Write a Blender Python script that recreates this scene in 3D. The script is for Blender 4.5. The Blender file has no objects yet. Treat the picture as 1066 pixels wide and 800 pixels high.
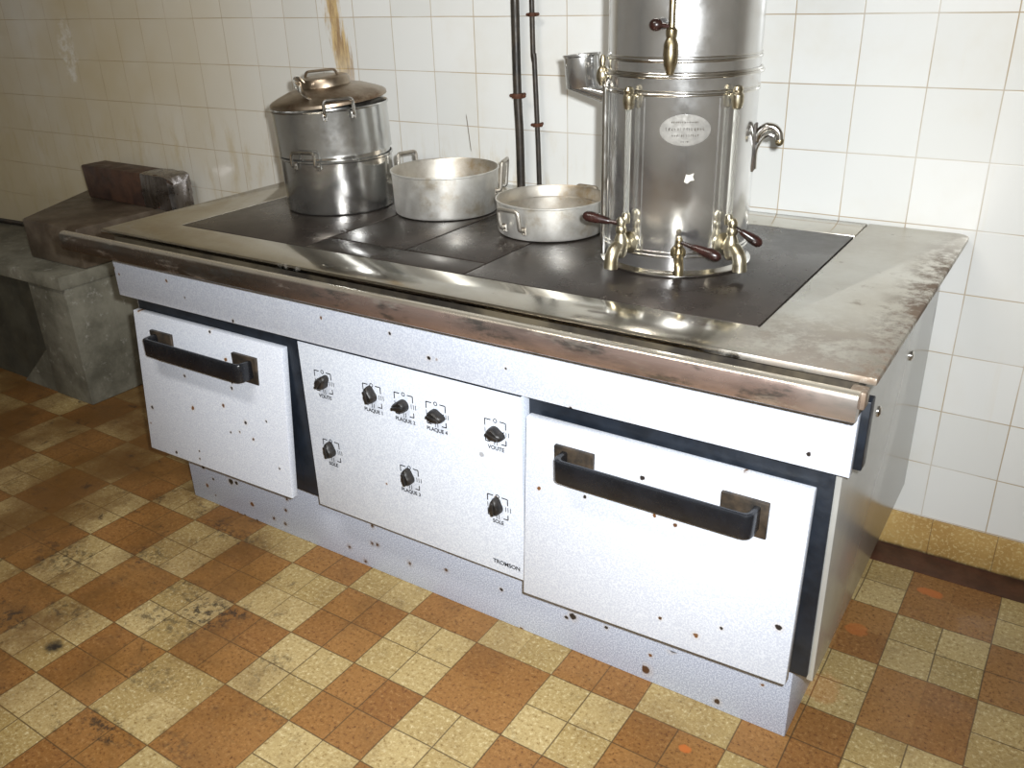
import bpy, bmesh, math, random
from mathutils import Vector, Matrix
random.seed(7)
PI = math.pi
C = bpy.context.scene.collection
ROOT = {}          # object name -> world location of its thing's base

# ------------------------------------------------------------------ materials
class NT:
    """small helper to write shader node graphs as expressions"""
    def __init__(s, name):
        s.m = bpy.data.materials.new(name); s.m.use_nodes = True
        s.t = s.m.node_tree; s.n = s.t.nodes; s.l = s.t.links
        s.n.clear()
        s.out = s.n.new('ShaderNodeOutputMaterial')
        s.b = s.n.new('ShaderNodeBsdfPrincipled')
        s.l.new(s.b.outputs[0], s.out.inputs[0])
        s.co = s.n.new('ShaderNodeTexCoord').outputs['Object']
    def put(s, sock, v):
        if hasattr(v, 'is_output') or isinstance(v, bpy.types.NodeSocket): s.l.new(v, sock)
        elif isinstance(v, (tuple, list)) and len(v) == 3 and sock.type == 'RGBA': sock.default_value = (*v, 1)
        else: sock.default_value = v
    def set(s, **k):
        for a, v in k.items(): s.put(s.b.inputs[a.replace('_', ' ')], v)
        return s
    def math(s, op, a, b=0.0, c=None, clamp=False):
        n = s.n.new('ShaderNodeMath'); n.operation = op; n.use_clamp = clamp
        s.put(n.inputs[0], a); s.put(n.inputs[1], b)
        if c is not None: s.put(n.inputs[2], c)
        return n.outputs[0]
    def mix(s, f, a, b, mode='MIX'):
        n = s.n.new('ShaderNodeMix'); n.data_type = 'RGBA'; n.blend_type = mode
        s.put(n.inputs[0], f); s.put(n.inputs[6], a); s.put(n.inputs[7], b)
        return n.outputs[2]
    def xyz(s, v=None):
        n = s.n.new('ShaderNodeSeparateXYZ'); s.l.new(v or s.co, n.inputs[0]); return n.outputs
    def comb(s, x, y, z=0.0):
        n = s.n.new('ShaderNodeCombineXYZ')
        for i, v in enumerate((x, y, z)): s.put(n.inputs[i], v)
        return n.outputs[0]
    def noise(s, scale, detail=4, rough=.6, v=None, col=False, dist=0.0):
        n = s.n.new('ShaderNodeTexNoise'); n.inputs['Scale'].default_value = scale
        n.inputs['Detail'].default_value = detail; n.inputs['Roughness'].default_value = rough
        n.inputs['Distortion'].default_value = dist
        s.l.new(v or s.co, n.inputs['Vector']); return n.outputs['Color' if col else 'Fac']
    def white(s, v):
        n = s.n.new('ShaderNodeTexWhiteNoise'); n.noise_dimensions = '3D'; s.l.new(v, n.inputs['Vector']); return n.outputs['Value']
    def voro(s, scale, v=None, flat=False):
        n = s.n.new('ShaderNodeTexVoronoi')
        if flat: n.voronoi_dimensions = '2D'; n.inputs['Scale'].default_value = scale
        s.l.new(v or s.co, n.inputs['Vector']); return n.outputs
    def ramp(s, f, lo, hi, a=0.0, b=1.0):
        n = s.n.new('ShaderNodeMapRange'); n.interpolation_type = 'SMOOTHSTEP'
        for i, v in zip((0, 1, 2, 3, 4), (f, lo, hi, a, b)): s.put(n.inputs[i], v)
        return n.outputs[0]
    def stretch(s, sx, sy, sz):
        n = s.n.new('ShaderNodeVectorMath'); n.operation = 'MULTIPLY'
        s.l.new(s.co, n.inputs[0]); n.inputs[1].default_value = (sx, sy, sz); return n.outputs[0]
    def bump(s, h, strength=.3, dist=.002):
        n = s.n.new('ShaderNodeBump'); n.inputs['Strength'].default_value = strength
        n.inputs['Distance'].default_value = dist; s.put(n.inputs['Height'], h)
        s.l.new(n.outputs[0], s.b.inputs['Normal'])
    def blob(s, x, y, cx, cy, rx, ry, nz, edge=.6):
        """soft-edged irregular patch around (cx, cy): 1 inside"""
        dx = s.math('DIVIDE', s.math('SUBTRACT', x, cx), rx); dy = s.math('DIVIDE', s.math('SUBTRACT', y, cy), ry)
        d = s.math('ADD', s.math('MULTIPLY', dx, dx), s.math('MULTIPLY', dy, dy))
        d = s.math('ADD', d, s.math('MULTIPLY', s.math('SUBTRACT', nz, .5), 2.6))
        return s.ramp(d, 1.0, 1.0 - edge)

TILE, Z0 = .15, 1.3062
def line_mask(m, u, period, off, half):
    """1 on the joint lines of a periodic grid"""
    f = m.math('FRACT', m.math('ADD', m.math('DIVIDE', m.math('SUBTRACT', u, off), period), .5))
    d = m.math('MULTIPLY', m.math('ABSOLUTE', m.math('SUBTRACT', f, .5)), period)
    return m.ramp(d, half, half * .35)

def wall_tiles(name, axis, dirt=1.0, stain=False):
    m = NT(name); o = m.xyz(); u = o[axis]; z = o[2]
    wob = m.math('MULTIPLY', m.math('SUBTRACT', m.noise(1.7, 2), .5), .006)
    uu = m.math('ADD', u, wob); zz = m.math('ADD', z, wob)
    lv = line_mask(m, uu, TILE, 0, .0019); lh = line_mask(m, zz, TILE, Z0 % TILE, .0019)
    line = m.math('MAXIMUM', lv, lh)
    cell = m.comb(m.math('FLOOR', m.math('DIVIDE', uu, TILE)), m.math('FLOOR', m.math('DIVIDE', m.math('SUBTRACT', zz, Z0 % TILE), TILE)))
    w = m.white(cell)
    col = m.mix(w, (.69, .695, .67), (.745, .75, .73))
    grime_shade = m.math('MULTIPLY', m.ramp(m.noise(2.2, 5, .65), .50, .80), .32 * dirt)
    left = m.ramp(u, .1, -1.6) if stain else 0.0
    if stain: grime_shade = m.math('MAXIMUM', grime_shade, m.math('MULTIPLY', left, m.ramp(m.noise(1.1, 4, .6), .22, .66, .30, .95)))
    col = m.mix(grime_shade, col, (.54, .445, .265))
    drip = m.math('MULTIPLY', m.ramp(m.noise(1.0, 3, .6, m.stretch(26, 26, 1.6)), .62, .85), .16)
    col = m.mix(drip, col, (.62, .49, .28))
    lc = m.mix(m.noise(9, 3), (.22, .14, .07), (.52, .41, .25))
    col = m.mix(m.math('MULTIPLY', line, m.ramp(m.noise(4.5, 4), .3, .62, .34, .9)), col, lc)
    if stain:
        nz = m.noise(9, 6, .7, m.stretch(6, 1, .8))
        core = m.math('ADD', m.math('DIVIDE', m.math('ABSOLUTE', m.math('SUBTRACT', u, m.math('ADD', -.222, m.math('MULTIPLY', m.math('SUBTRACT', z, 1.25), -.12)))), .038), m.math('MULTIPLY', m.math('SUBTRACT', nz, .5), 3.4))
        rs = m.math('MULTIPLY', m.ramp(core, 1.15, .5), m.ramp(z, .98, 1.24))
        col = m.mix(m.math('MULTIPLY', rs, .85), col, m.mix(m.ramp(m.noise(14, 5, .7, m.stretch(3, 1, .6)), .35, .62), (.26, .13, .025), (.62, .43, .16)))
        # splashes above the cooker and a scraped pale patch far left
        spl = m.math('MULTIPLY', m.math('MULTIPLY', m.ramp(z, 1.06, .86), m.ramp(u, .85, .45)), m.ramp(m.noise(7, 5, .7, m.stretch(2.2, 1, .6)), .48, .72))
        col = m.mix(m.math('MULTIPLY', spl, .55), col, (.50, .40, .22))
        pt = m.math('MULTIPLY', m.blob(u, z, -1.70, 1.18, .07, .14, m.noise(14, 4), .8), m.ramp(m.noise(24, 5, .7), .42, .6))
        col = m.mix(m.math('MULTIPLY', pt, .6), col, (.80, .79, .75))
        ck = m.math('MULTIPLY', m.ramp(m.math('ABSOLUTE', m.math('SUBTRACT', u, m.math('ADD', .262, m.math('MULTIPLY', m.math('SUBTRACT', z, 1.0), -.11)))), .0022, .0008), m.math('MULTIPLY', m.ramp(z, .93, .94), m.ramp(z, 1.045, 1.03)))
        col = m.mix(ck, col, (.16, .13, .10))
    m.set(Base_Color=col, Roughness=m.mix(line, (.22,)*3, (.8,)*3))
    m.bump(m.math('SUBTRACT', 1.0, line), .25, .0015)
    return m.m

def floor_mat():
    m = NT('floor_tiles'); o = m.xyz(); x, y = o[0], o[1]
    P, X0, Y0 = .2, .067, -.292
    wob = m.math('MULTIPLY', m.math('SUBTRACT', m.noise(3, 2), .5), .008)
    xx = m.math('ADD', x, wob); yy = m.math('ADD', y, wob)
    cx = m.math('FLOOR', m.math('DIVIDE', m.math('SUBTRACT', xx, X0), P)); cy = m.math('FLOOR', m.math('DIVIDE', m.math('SUBTRACT', yy, Y0), P))
    par = m.math('FLOORED_MODULO', m.math('ADD', cx, cy), 2.0)        # 0 = brown
    sx = m.math('FLOOR', m.math('DIVIDE', m.math('SUBTRACT', xx, X0), P / 2)); sy = m.math('FLOOR', m.math('DIVIDE', m.math('SUBTRACT', yy, Y0), P / 2))
    w = m.white(m.comb(sx, sy, 3.0)); wt = m.white(m.comb(cx, cy, 9.0))
    brown = m.mix(w, (.225, .098, .024), (.285, .138, .038))
    cream = m.mix(w, (.335, .238, .088), (.445, .335, .150))
    col = m.mix(par, brown, cream)
    fl = m.noise(115, 3, .8)
    col = m.mix(m.ramp(fl, .52, .70), col, m.mix(par, (.36, .20, .07), (.62, .52, .30)))
    col = m.mix(m.ramp(fl, .47, .32), col, m.mix(par, (.095, .032, .008), (.22, .14, .045)))
    joint = m.math('MAXIMUM', line_mask(m, xx, P, X0, .0019), line_mask(m, yy, P, Y0, .0019))
    half = m.math('MULTIPLY', m.math('MAXIMUM', line_mask(m, xx, P / 2, X0, .0021), line_mask(m, yy, P / 2, Y0, .0021)), m.ramp(wt, .22, .3, .15, .95))
    j = m.math('MAXIMUM', m.math('MULTIPLY', joint, .75), half)
    col = m.mix(m.math('MULTIPLY', j, .85), col, (.06, .036, .014))
    # soiling, with the fall-off of light towards the left painted into it
    left = m.ramp(x, 1.1, -.7)
    d1 = m.math('MULTIPLY', m.ramp(m.noise(4.2, 7, .75), .44, .68), m.math('ADD', .30, m.math('MULTIPLY', left, .68)))
    col = m.mix(d1, col, (.115, .056, .016))
    d2 = m.math('MULTIPLY', m.ramp(m.noise(2.0, 4, .6), .28, .60), m.math('MULTIPLY', m.ramp(x, .75, -.8), .95))
    col = m.mix(d2, col, (.120, .055, .012))
    sc = m.math('MULTIPLY', m.ramp(m.noise(17, 8, .82, None, False, .5), .555, .66), m.math('ADD', .30, m.math('MULTIPLY', left, .65)))
    col = m.mix(sc, col, (.045, .026, .012))
    nz = m.noise(16, 5, .7); frag = m.ramp(m.noise(48, 6, .75), .46, .60)
    for px, py, rx, ry, a in ((.25, -1.14, .09, .055, .9), (.17, -1.22, .11, .04, .6), (.10, -1.12, .06, .05, .5), (.02, -1.42, .028, .02, 1.0), (-.16, -1.42, .05, .04, .8), (.36, -1.51, .10, .03, .85), (.52, -1.18, .05, .03, .5), (-.07, -1.33, .08, .03, .6), (.52, -1.46, .05, .03, .5), (-.30, -1.20, .10, .06, .7), (-.10, -1.08, .08, .05, .6), (.02, -.88, .12, .03, .6), (.62, -1.30, .05, .03, .45), (.30, -1.36, .08, .04, .5)):
        b = m.math('MULTIPLY', m.blob(x, y, px, py, rx * 1.25, ry * 1.25, nz, .9), m.math('ADD', frag, 1.0 if a == 1.0 else 0.0, None, True))
        col = m.mix(m.math('MULTIPLY', b, a), col, (.022, .016, .011))
    for px, py, rx, ry, a in ((1.40, -.93, .016, .014, .9), (1.72, -.17, .035, .02, .8), (1.60, -.40, .03, .025, .5), (1.58, -.62, .05, .05, .25)):
        b = m.blob(x, y, px, py, rx, ry, nz, .5)
        col = m.mix(m.math('MULTIPLY', b, a), col, (.46, .13, .025))
    m.set(Base_Color=col, Roughness=m.ramp(m.noise(6, 4), .3, .7, .38, .62))
    m.bump(m.math('SUBTRACT', m.math('MULTIPLY', fl, .25), j), .15, .001)
    return m.m

def simple(name, col, rough=.5, metal=0.0, var=.25, scale=8.0, col2=None, **k):
    m = NT(name); c2 = col2 or tuple(c * (1 - var) for c in col)
    m.set(Base_Color=m.mix(m.ramp(m.noise(scale, 5, .65), .35, .68), col, c2), Metallic=metal,
          Roughness=m.ramp(m.noise(scale * 1.7, 4), .3, .7, rough * .85, min(1, rough * 1.2)))
    if k: m.set(**k)
    return m

def enamel(name, c1, c2, spots=.0, dirt=0.0, seed=0.0):
    m = NT(name); o = m.xyz()
    sp = m.noise(300, 2, .7)
    col = m.mix(m.ramp(sp, .42, .6), c1, c2)
    v = m.comb(m.math('ADD', o[0], seed), m.math('ADD', o[2], seed * .37), 0.0)
    n = m.voro(17, v, True)
    d = m.math('ADD', n['Distance'], m.math('MULTIPLY', m.math('SUBTRACT', m.noise(120, 4, .7), .5), .16))
    wn = m.white(n['Position'])
    if spots > .3: wn = m.math('ADD', wn, m.ramp(o[0], .1, -.6, -.22, .30))
    on = m.ramp(wn, 1 - spots, 1 - spots + .01)
    d = m.math('MULTIPLY', d, m.math('ADD', .40 if spots > .3 else .70, m.math('MULTIPLY', m.white(m.comb(wn, 2.0, 1.0)), 1.1)))
    chip = m.math('MULTIPLY', m.ramp(d, .088, .062), on)
    halo = m.math('MULTIPLY', m.ramp(d, .20, .05), on)
    col = m.mix(m.math('MULTIPLY', halo, .25), col, (.55, .42, .25))
    col = m.mix(chip, col, m.mix(m.ramp(m.white(m.comb(wn, 5.0, 3.0)), .45, .75), (.025, .02, .018), (.17, .075, .028)))
    g = m.math('MULTIPLY', m.ramp(m.noise(3.2, 5, .65, v), .50, .78), dirt)
    col = m.mix(g, col, (.50, .42, .30))
    m.set(Base_Color=col, Roughness=.33); m.b.inputs['IOR'].default_value = 1.45
    m.bump(sp, .05, .0004)
    return m.m

def brushed(name, c1, c2, r1, r2, aniso=.0, scale=6.0, stain=None, amount=.5, stretch=(1, 1, 1)):
    m = NT(name)
    st = m.stretch(*stretch)
    n = m.noise(scale, 6, .65, st)
    col = m.mix(m.ramp(n, .35, .68), c1, c2)
    if stain:
        s_ = m.math('MULTIPLY', m.ramp(m.noise(scale * .8, 6, .7), .52, .72), amount)
        col = m.mix(s_, col, stain)
    m.set(Base_Color=col, Metallic=1.0, Roughness=m.ramp(m.noise(scale * 1.3, 5, .7), .3, .7, r1, r2))
    if aniso: m.set(Metallic={'polished_nickel': .95, 'stainless_pot': .96}.get(name, .84))
    if aniso:
        tg = m.n.new('ShaderNodeTangent'); tg.direction_type = 'RADIAL'; tg.axis = 'Z'
        m.l.new(tg.outputs[0], m.b.inputs['Tangent']); m.set(Anisotropic=aniso)
    return m.m

M = {}
M['wall_back'] = wall_tiles('white_wall_tiles', 0, .8, True)
M['wall_side'] = wall_tiles('white_wall_tiles_side', 1, .8)
M['wall_front'] = wall_tiles('white_wall_tiles_front', 0, .8)
M['floor'] = floor_mat()
M['ceiling'] = simple('ceiling_paint', (.62, .59, .52), .8).m
def skirting_mat():
    m = NT('tan_skirting_tile'); o = m.xyz()
    c = m.mix(m.ramp(m.noise(5, 5), .35, .7), (.50, .33, .115), (.36, .21, .06))
    c = m.mix(m.ramp(m.noise(120, 3), .5, .66), c, (.56, .42, .19))
    c = m.mix(m.math('MULTIPLY', line_mask(m, o[0], TILE, .03, .0014), .7), c, (.12, .07, .03))
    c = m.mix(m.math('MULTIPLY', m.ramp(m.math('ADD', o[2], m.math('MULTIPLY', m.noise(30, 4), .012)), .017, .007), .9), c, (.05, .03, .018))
    m.set(Base_Color=c, Roughness=.4); return m.m
M['skirting'] = skirting_mat()
M['strip'] = simple('red_brown_strip', (.085, .032, .018), .45, 0, .5, 14).m
M['enamel'] = enamel('speckled_white_enamel', (.51, .545, .635), (.65, .685, .755), .20, .14)
M['enamel_door'] = enamel('speckled_white_enamel_door', (.53, .565, .65), (.665, .70, .765), .16, .06, 3.3)
M['enamel_panel'] = enamel('speckled_white_enamel_panel', (.555, .60, .69), (.70, .745, .82), .08, .07, 7.7)
M['enamel_base'] = enamel('speckled_enamel_shaded', (.36, .40, .51), (.60, .645, .74), .50, .08, 1.3)  # plinth enamel greyed to paint in its weaker light; chips are real
def side_mat():
    m = NT('side_panel_steel')
    c = m.mix(m.ramp(m.noise(3, 5), .3, .7), (.44, .44, .42), (.53, .53, .50))
    n = m.voro(22); on = m.ramp(m.white(n['Position']), .86, .87)
    c = m.mix(m.math('MULTIPLY', m.ramp(n['Distance'], .13, .07), on), c, (.12, .10, .09))
    c = m.mix(m.math('MULTIPLY', m.ramp(m.noise(5, 5, .7), .52, .75), .3), c, (.36, .33, .28))
    m.set(Base_Color=c, Metallic=.35, Roughness=.2); return m.m
M['side'] = side_mat()
def top_steel():
    m = NT('worn_top_steel'); o = m.xyz()
    c = m.mix(m.ramp(m.noise(5, 6, .7), .35, .7), (.64, .62, .56), (.54, .51, .45))
    edge = m.math('MAXIMUM', m.math('MULTIPLY', m.math('MULTIPLY', m.ramp(o[0], .885, .972), m.ramp(o[1], .40, .12, .25, 1)), .95), m.math('MULTIPLY', m.math('MULTIPLY', m.ramp(o[1], -.16, -.38), m.ramp(o[0], .70, .80)), .62))
    k = m.math('MULTIPLY', m.ramp(m.noise(11, 7, .78), .40, .56), edge)
    k2 = m.math('MULTIPLY', m.ramp(m.noise(17, 6, .75), .60, .72), .5)
    c = m.mix(m.math('MAXIMUM', k, k2), c, (.15, .10, .07))
    film = m.math('MULTIPLY', m.ramp(m.noise(6, 6, .75), .40, .66), m.math('ADD', .18, m.math('MULTIPLY', m.ramp(o[0], -.3, -.85), .5)))
    c = m.mix(film, c, (.36, .29, .19))
    r = m.math('ADD', m.ramp(m.noise(4, 5, .7), .3, .7, .10, .20), m.math('MULTIPLY', m.math('MAXIMUM', k, k2), .35))
    r = m.math('ADD', r, m.math('MULTIPLY', m.ramp(o[0], .70, .80), .16))
    m.set(Base_Color=c, Metallic=m.math('SUBTRACT', 1.0, m.math('MULTIPLY', m.math('MAXIMUM', k, k2), .6)), Roughness=r)
    m.bump(m.noise(8, 4), .05, .002); return m.m
M['top_steel'] = top_steel()
def rail_mat():
    m = NT('heat_tinted_rail_steel'); o = m.xyz()
    s = m.stretch(1.2, 4, 4)
    c = m.mix(m.ramp(m.noise(2.6, 5, .65, s), .36, .60), (.25, .20, .18), (.50, .375, .33))
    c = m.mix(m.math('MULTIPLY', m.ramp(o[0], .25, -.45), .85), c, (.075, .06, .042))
    c = m.mix(m.math('MULTIPLY', m.ramp(m.noise(7.0, 6, .75, s), .50, .62), .8), c, (.13, .125, .115))
    c = m.mix(m.math('MULTIPLY', m.ramp(m.noise(4.1, 5, .7, m.stretch(1.5, 3, 6)), .58, .7), .6), c, (.64, .58, .52))
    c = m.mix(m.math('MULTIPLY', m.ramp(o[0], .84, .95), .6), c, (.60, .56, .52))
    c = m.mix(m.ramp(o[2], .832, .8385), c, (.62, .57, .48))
    m.set(Base_Color=c, Metallic=.82, Roughness=m.ramp(m.noise(7, 5), .3, .7, .16, .34)); return m.m
M['rail'] = rail_mat()
def iron_mat():
    m = NT('cast_iron_plate')
    c = m.mix(m.ramp(m.noise(6, 5, .65), .35, .7), (.040, .033, .029), (.062, .050, .043))
    c = m.mix(m.math('MULTIPLY', m.ramp(m.noise(7, 6, .75), .62, .74), .35), c, (.11, .09, .07))
    m.set(Base_Color=c, Metallic=.55, Roughness=m.ramp(m.noise(5, 5, .7), .3, .7, .22, .36))
    m.bump(m.noise(90, 3), .06, .001); return m.m
M['iron'] = iron_mat()
M['gutter'] = simple('gutter_grime', (.018, .014, .010), .6, .0, .2, 6, (.10, .08, .05)).m
M['crust'] = simple('pale_grease_crust', (.50, .42, .25), .5, .2, .3, 40, (.20, .14, .07)).m
M['black'] = simple('blue_black_paint', (.012, .017, .026), .42, 0, .5, 18).m
M['plastic'] = simple('black_handle_plastic', (.010, .011, .014), .26, 0, .4, 16).m
M['bracket'] = simple('sooty_bracket_steel', (.030, .026, .022), .5, .4, .4, 30, (.085, .062, .042)).m
M['knob'] = simple('dark_knob_plastic', (.009, .008, .0075), .42, 0, .3, 60, (.022, .018, .015)).m
M['ink'] = simple('black_print', (.02, .02, .025), .6, 0, .1).m
M['urn'] = brushed('polished_nickel', (.76, .76, .755), (.68, .68, .675), .12, .21, .45, 9, (.50, .48, .43), .25)
M['urn_trim'] = brushed('nickel_trim', (.75, .74, .71), (.64, .62, .58), .14, .24, 0, 20)
M['steel_pot'] = brushed('stainless_pot', (.60, .60, .585), (.48, .48, .465), .14, .23, .5, 7, (.22, .18, .13), .5)
M['lid'] = brushed('tarnished_lid', (.42, .35, .27), (.28, .22, .16), .28, .46, 0, 14, (.15, .08, .04), .7)
M['alu'] = brushed('dull_aluminium', (.80, .79, .75), (.62, .60, .55), .36, .52, .3, 12, (.40, .32, .20), .7)
M['alu_in'] = brushed('stained_aluminium', (.64, .61, .55), (.46, .42, .36), .40, .55, 0, 11, (.33, .23, .11), .8)
M['fleck'] = simple('pale_scrap', (.62, .60, .52), .7, 0, .2, 60).m
M['brass'] = brushed('worn_brass', (.46, .39, .25), (.34, .28, .17), .25, .4, 0, 30, (.20, .14, .07), .5)
M['pale_brass'] = brushed('pale_plated_brass', (.54, .50, .39), (.44, .38, .25), .26, .4, 0, 40)
M['wood'] = simple('dark_red_wood', (.030, .010, .008), .28, 0, .5, 40, (.010, .005, .004)).m
M['plaque'] = simple('oval_plaque_metal', (.25, .24, .22), .65, .3, .2, 60).m
M['pipe'] = simple('black_pipe_paint', (.020, .018, .016), .42, .2, .3, 20, (.055, .042, .03)).m
M['rust'] = simple('rusty_clamp', (.10, .035, .016), .7, .2, .5, 40).m
gm = NT('gauge_glass'); gm.set(Base_Color=(.93, .93, .88), Roughness=.05, Transmission_Weight=.9, IOR=1.45); M['glass'] = gm.m
def concrete():
    m = NT('grey_grimy_concrete')
    c = m.mix(m.ramp(m.noise(4, 6, .7), .35, .68), (.185, .175, .135), (.075, .070, .050))
    c = m.mix(m.math('MULTIPLY', m.ramp(m.noise(1.0, 5, .7, m.stretch(14, 14, 2.2)), .5, .75), .5), c, (.085, .08, .06))
    c = m.mix(m.math('MULTIPLY', m.ramp(m.noise(26, 4, .7), .58, .72), .5), c, (.36, .35, .31))
    m.set(Base_Color=c, Roughness=.75); m.bump(m.noise(40, 5), .3, .003); return m.m
M['concrete'] = concrete()
M['slab'] = simple('worn_brown_slab', (.060, .042, .027), .45, 0, .3, 7, (.135, .105, .075)).m
M['grime_shade'] = simple('shaded_recess_panel', (.060, .057, .040), .6, 0, .5, 6).m  # dark colour stands in for the shade of the open recess
M['block'] = simple('red_brown_block', (.085, .042, .026), .5, 0, .4, 13, (.028, .015, .012)).m
M['wrap'] = brushed('crinkled_grey_wrap', (.36, .34, .34), (.20, .18, .17), .2, .34, 0, 10, None, 0, (6, 6, .6))

# ------------------------------------------------------------------ mesh helpers (world coordinates)
def merge(bm, src):
    me = bpy.data.meshes.new('tmp'); src.to_mesh(me); src.free(); bm.from_mesh(me); bpy.data.meshes.remove(me)
def box(bm, x0, x1, y0, y1, z0, z1, bev=0.0, seg=2, mat=None, fn=None):
    b = bmesh.new(); bmesh.ops.create_cube(b, size=1)
    for v in b.verts:
        v.co = Vector((x0 if v.co.x < 0 else x1, y0 if v.co.y < 0 else y1, z0 if v.co.z < 0 else z1))
    if bev: bmesh.ops.bevel(b, geom=b.edges[:], offset=bev, segments=seg, profile=.5, affect='EDGES')
    if fn:
        for v in b.verts: v.co = Vector(fn(v.co))
    if mat: bmesh.ops.transform(b, matrix=mat, verts=b.verts)
    merge(bm, b); return bm
def prism(bm, pts, axis, a, b_, bev=0.0):
    """extrude a closed 2-D outline along an axis from a to b_"""
    t = bmesh.new()
    def P(p, h): return {'x': (h, p[0], p[1]), 'y': (p[0], h, p[1]), 'z': (p[0], p[1], h)}[axis]
    A = [t.verts.new(P(p, a)) for p in pts]; B = [t.verts.new(P(p, b_)) for p in pts]
    t.faces.new(A); t.faces.new(B[::-1]); n = len(pts)
    for i in range(n): t.faces.new((A[i], B[i], B[(i + 1) % n], A[(i + 1) % n]))
    bmesh.ops.recalc_face_normals(t, faces=t.faces[:])
    if bev:
        es = [e for e in t.edges if len(e.link_faces) == 2 and e.calc_face_angle(0) > .8]
        bmesh.ops.bevel(t, geom=es, offset=bev, segments=2, profile=.5, affect='EDGES')
    merge(bm, t); return bm
def lathe(bm, prof, c=(0, 0, 0), n=64, mat=None, close=False):
    """revolve (r, z) round a vertical axis at c; r = 0 closes on the axis"""
    t = bmesh.new(); rings = []
    for r, z in prof:
        if r < 1e-6: rings.append([t.verts.new((0, 0, z))])
        else: rings.append([t.verts.new((r * math.cos(2 * PI * i / n), r * math.sin(2 * PI * i / n), z)) for i in range(n)])
    pairs = list(zip(rings, rings[1:])) + ([(rings[-1], rings[0])] if close else [])
    for A, B in pairs:
        for i in range(n):
            j = (i + 1) % n
            if len(A) == 1 and len(B) == 1: continue
            if len(A) == 1: t.faces.new((A[0], B[j], B[i]))
            elif len(B) == 1: t.faces.new((A[i], A[j], B[0]))
            else: t.faces.new((A[i], A[j], B[j], B[i]))
    bmesh.ops.recalc_face_normals(t, faces=t.faces[:])
    bmesh.ops.transform(t, matrix=Matrix.Translation(c) @ (mat or Matrix()), verts=t.verts)
    merge(bm, t); return bm
def smooth_path(pts, k=6):
    if len(pts) < 3: return [Vector(p) for p in pts]
    P = [Vector(p) for p in pts]; P = [2 * P[0] - P[1]] + P + [2 * P[-1] - P[-2]]; out = []
    for i in range(1, len(P) - 2):
        for s in range(k):
            t = s / k; a, b, c, d = P[i - 1:i + 3]
            out.append(.5 * ((2 * b) + (c - a) * t + (2 * a - 5 * b + 4 * c - d) * t * t + (3 * b - a - 3 * c + d) * t ** 3))
    return out + [P[-2]]
def round_path(pts, r, k=5):
    """polyline with rounded corners"""
    P = [Vector(p) for p in pts]; out = [P[0]]
    for a, b, c in zip(P, P[1:], P[2:]):
        u = (a - b); v = (c - b); d = min(r, u.length * .49, v.length * .49)
        p, q = b + u.normalized() * d, b + v.normalized() * d
        for i in range(k + 1):
            t = i / k; out.append(p * (1 - t) ** 2 + b * 2 * t * (1 - t) + q * t * t)
    return out + [P[-1]]
def tube(bm, path, r, n=12, rr=None, flat=(1, 1), up=None):
    """sweep a circle (or ellipse via flat) along path; rr = radius per point"""
    t = bmesh.new(); P = [Vector(p) for p in path]; rings = []
    tan = [((P[min(i + 1, len(P) - 1)] - P[max(i - 1, 0)]).normalized()) for i in range(len(P))]
    nrm = Vector(up) if up else (Vector((0, 0, 1)) if abs(tan[0].z) < .9 else Vector((1, 0, 0)))
    for i, (p, d) in enumerate(zip(P, tan)):
        nrm = (nrm - d * nrm.dot(d)).normalized(); bi = d.cross(nrm)
        R = rr[i] if rr else r
        rings.append([t.verts.new(p + nrm * (R * flat[0] * math.cos(2 * PI * j / n)) + bi * (R * flat[1] * math.sin(2 * PI * j / n))) for j in range(n)])
    for A, B in zip(rings, rings[1:]):
        for j in range(n): t.faces.new((A[j], A[(j + 1) % n], B[(j + 1) % n], B[j]))
    t.faces.new(rings[0][::-1]); t.faces.new(rings[-1])
    bmesh.ops.recalc_face_normals(t, faces=t.faces[:])
    merge(bm, t); return bm
def ball(bm, c, r, sc=(1, 1, 1), n=16):
    t = bmesh.new(); bmesh.ops.create_uvsphere(t, u_segments=n, v_segments=n // 2, radius=r)
    for v in t.verts: v.co = Vector((v.co.x * sc[0] + c[0], v.co.y * sc[1] + c[1], v.co.z * sc[2] + c[2]))
    merge(bm, t); return bm
def B(): return bmesh.new()
def obj(name, bm, mat, parent=None, sharp=35):
    me = bpy.data.meshes.new(name)
    off = ROOT.get(parent.name, Vector()) if parent else Vector()
    bmesh.ops.translate(bm, vec=-off, verts=bm.verts)
    bm.to_mesh(me); bm.free(); me.materials.append(M[mat] if isinstance(mat, str) else mat)
    for p in me.polygons: p.use_smooth = True
    me.set_sharp_from_angle(angle=math.radians(sharp))
    o = bpy.data.objects.new(name, me); C.objects.link(o)
    if parent: o.parent = parent; ROOT[o.name] = off
    return o
def thing(name, label, cat, loc=(0, 0, 0), group=None):
    o = bpy.data.objects.new(name, None); C.objects.link(o); o.location = loc; o.empty_display_size = .05
    o['label'] = label; o['category'] = cat
    if group: o['group'] = group
    ROOT[o.name] = Vector(loc); return o
def tag(o, label, cat): o['label'] = label; o['category'] = cat; return o
def single(name, bm, mat, loc, label, cat, sharp=35):
    """a thing that is one mesh, origin at its base"""
    bmesh.ops.translate(bm, vec=-Vector(loc), verts=bm.verts)
    o = obj(name, bm, mat, None, sharp); o.location = loc; ROOT[o.name] = Vector(loc); return tag(o, label, cat)
def struct(name, bm, mat, label, cat):
    o = obj(name, bm, mat); o['kind'] = 'structure'; return tag(o, label, cat)
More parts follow.
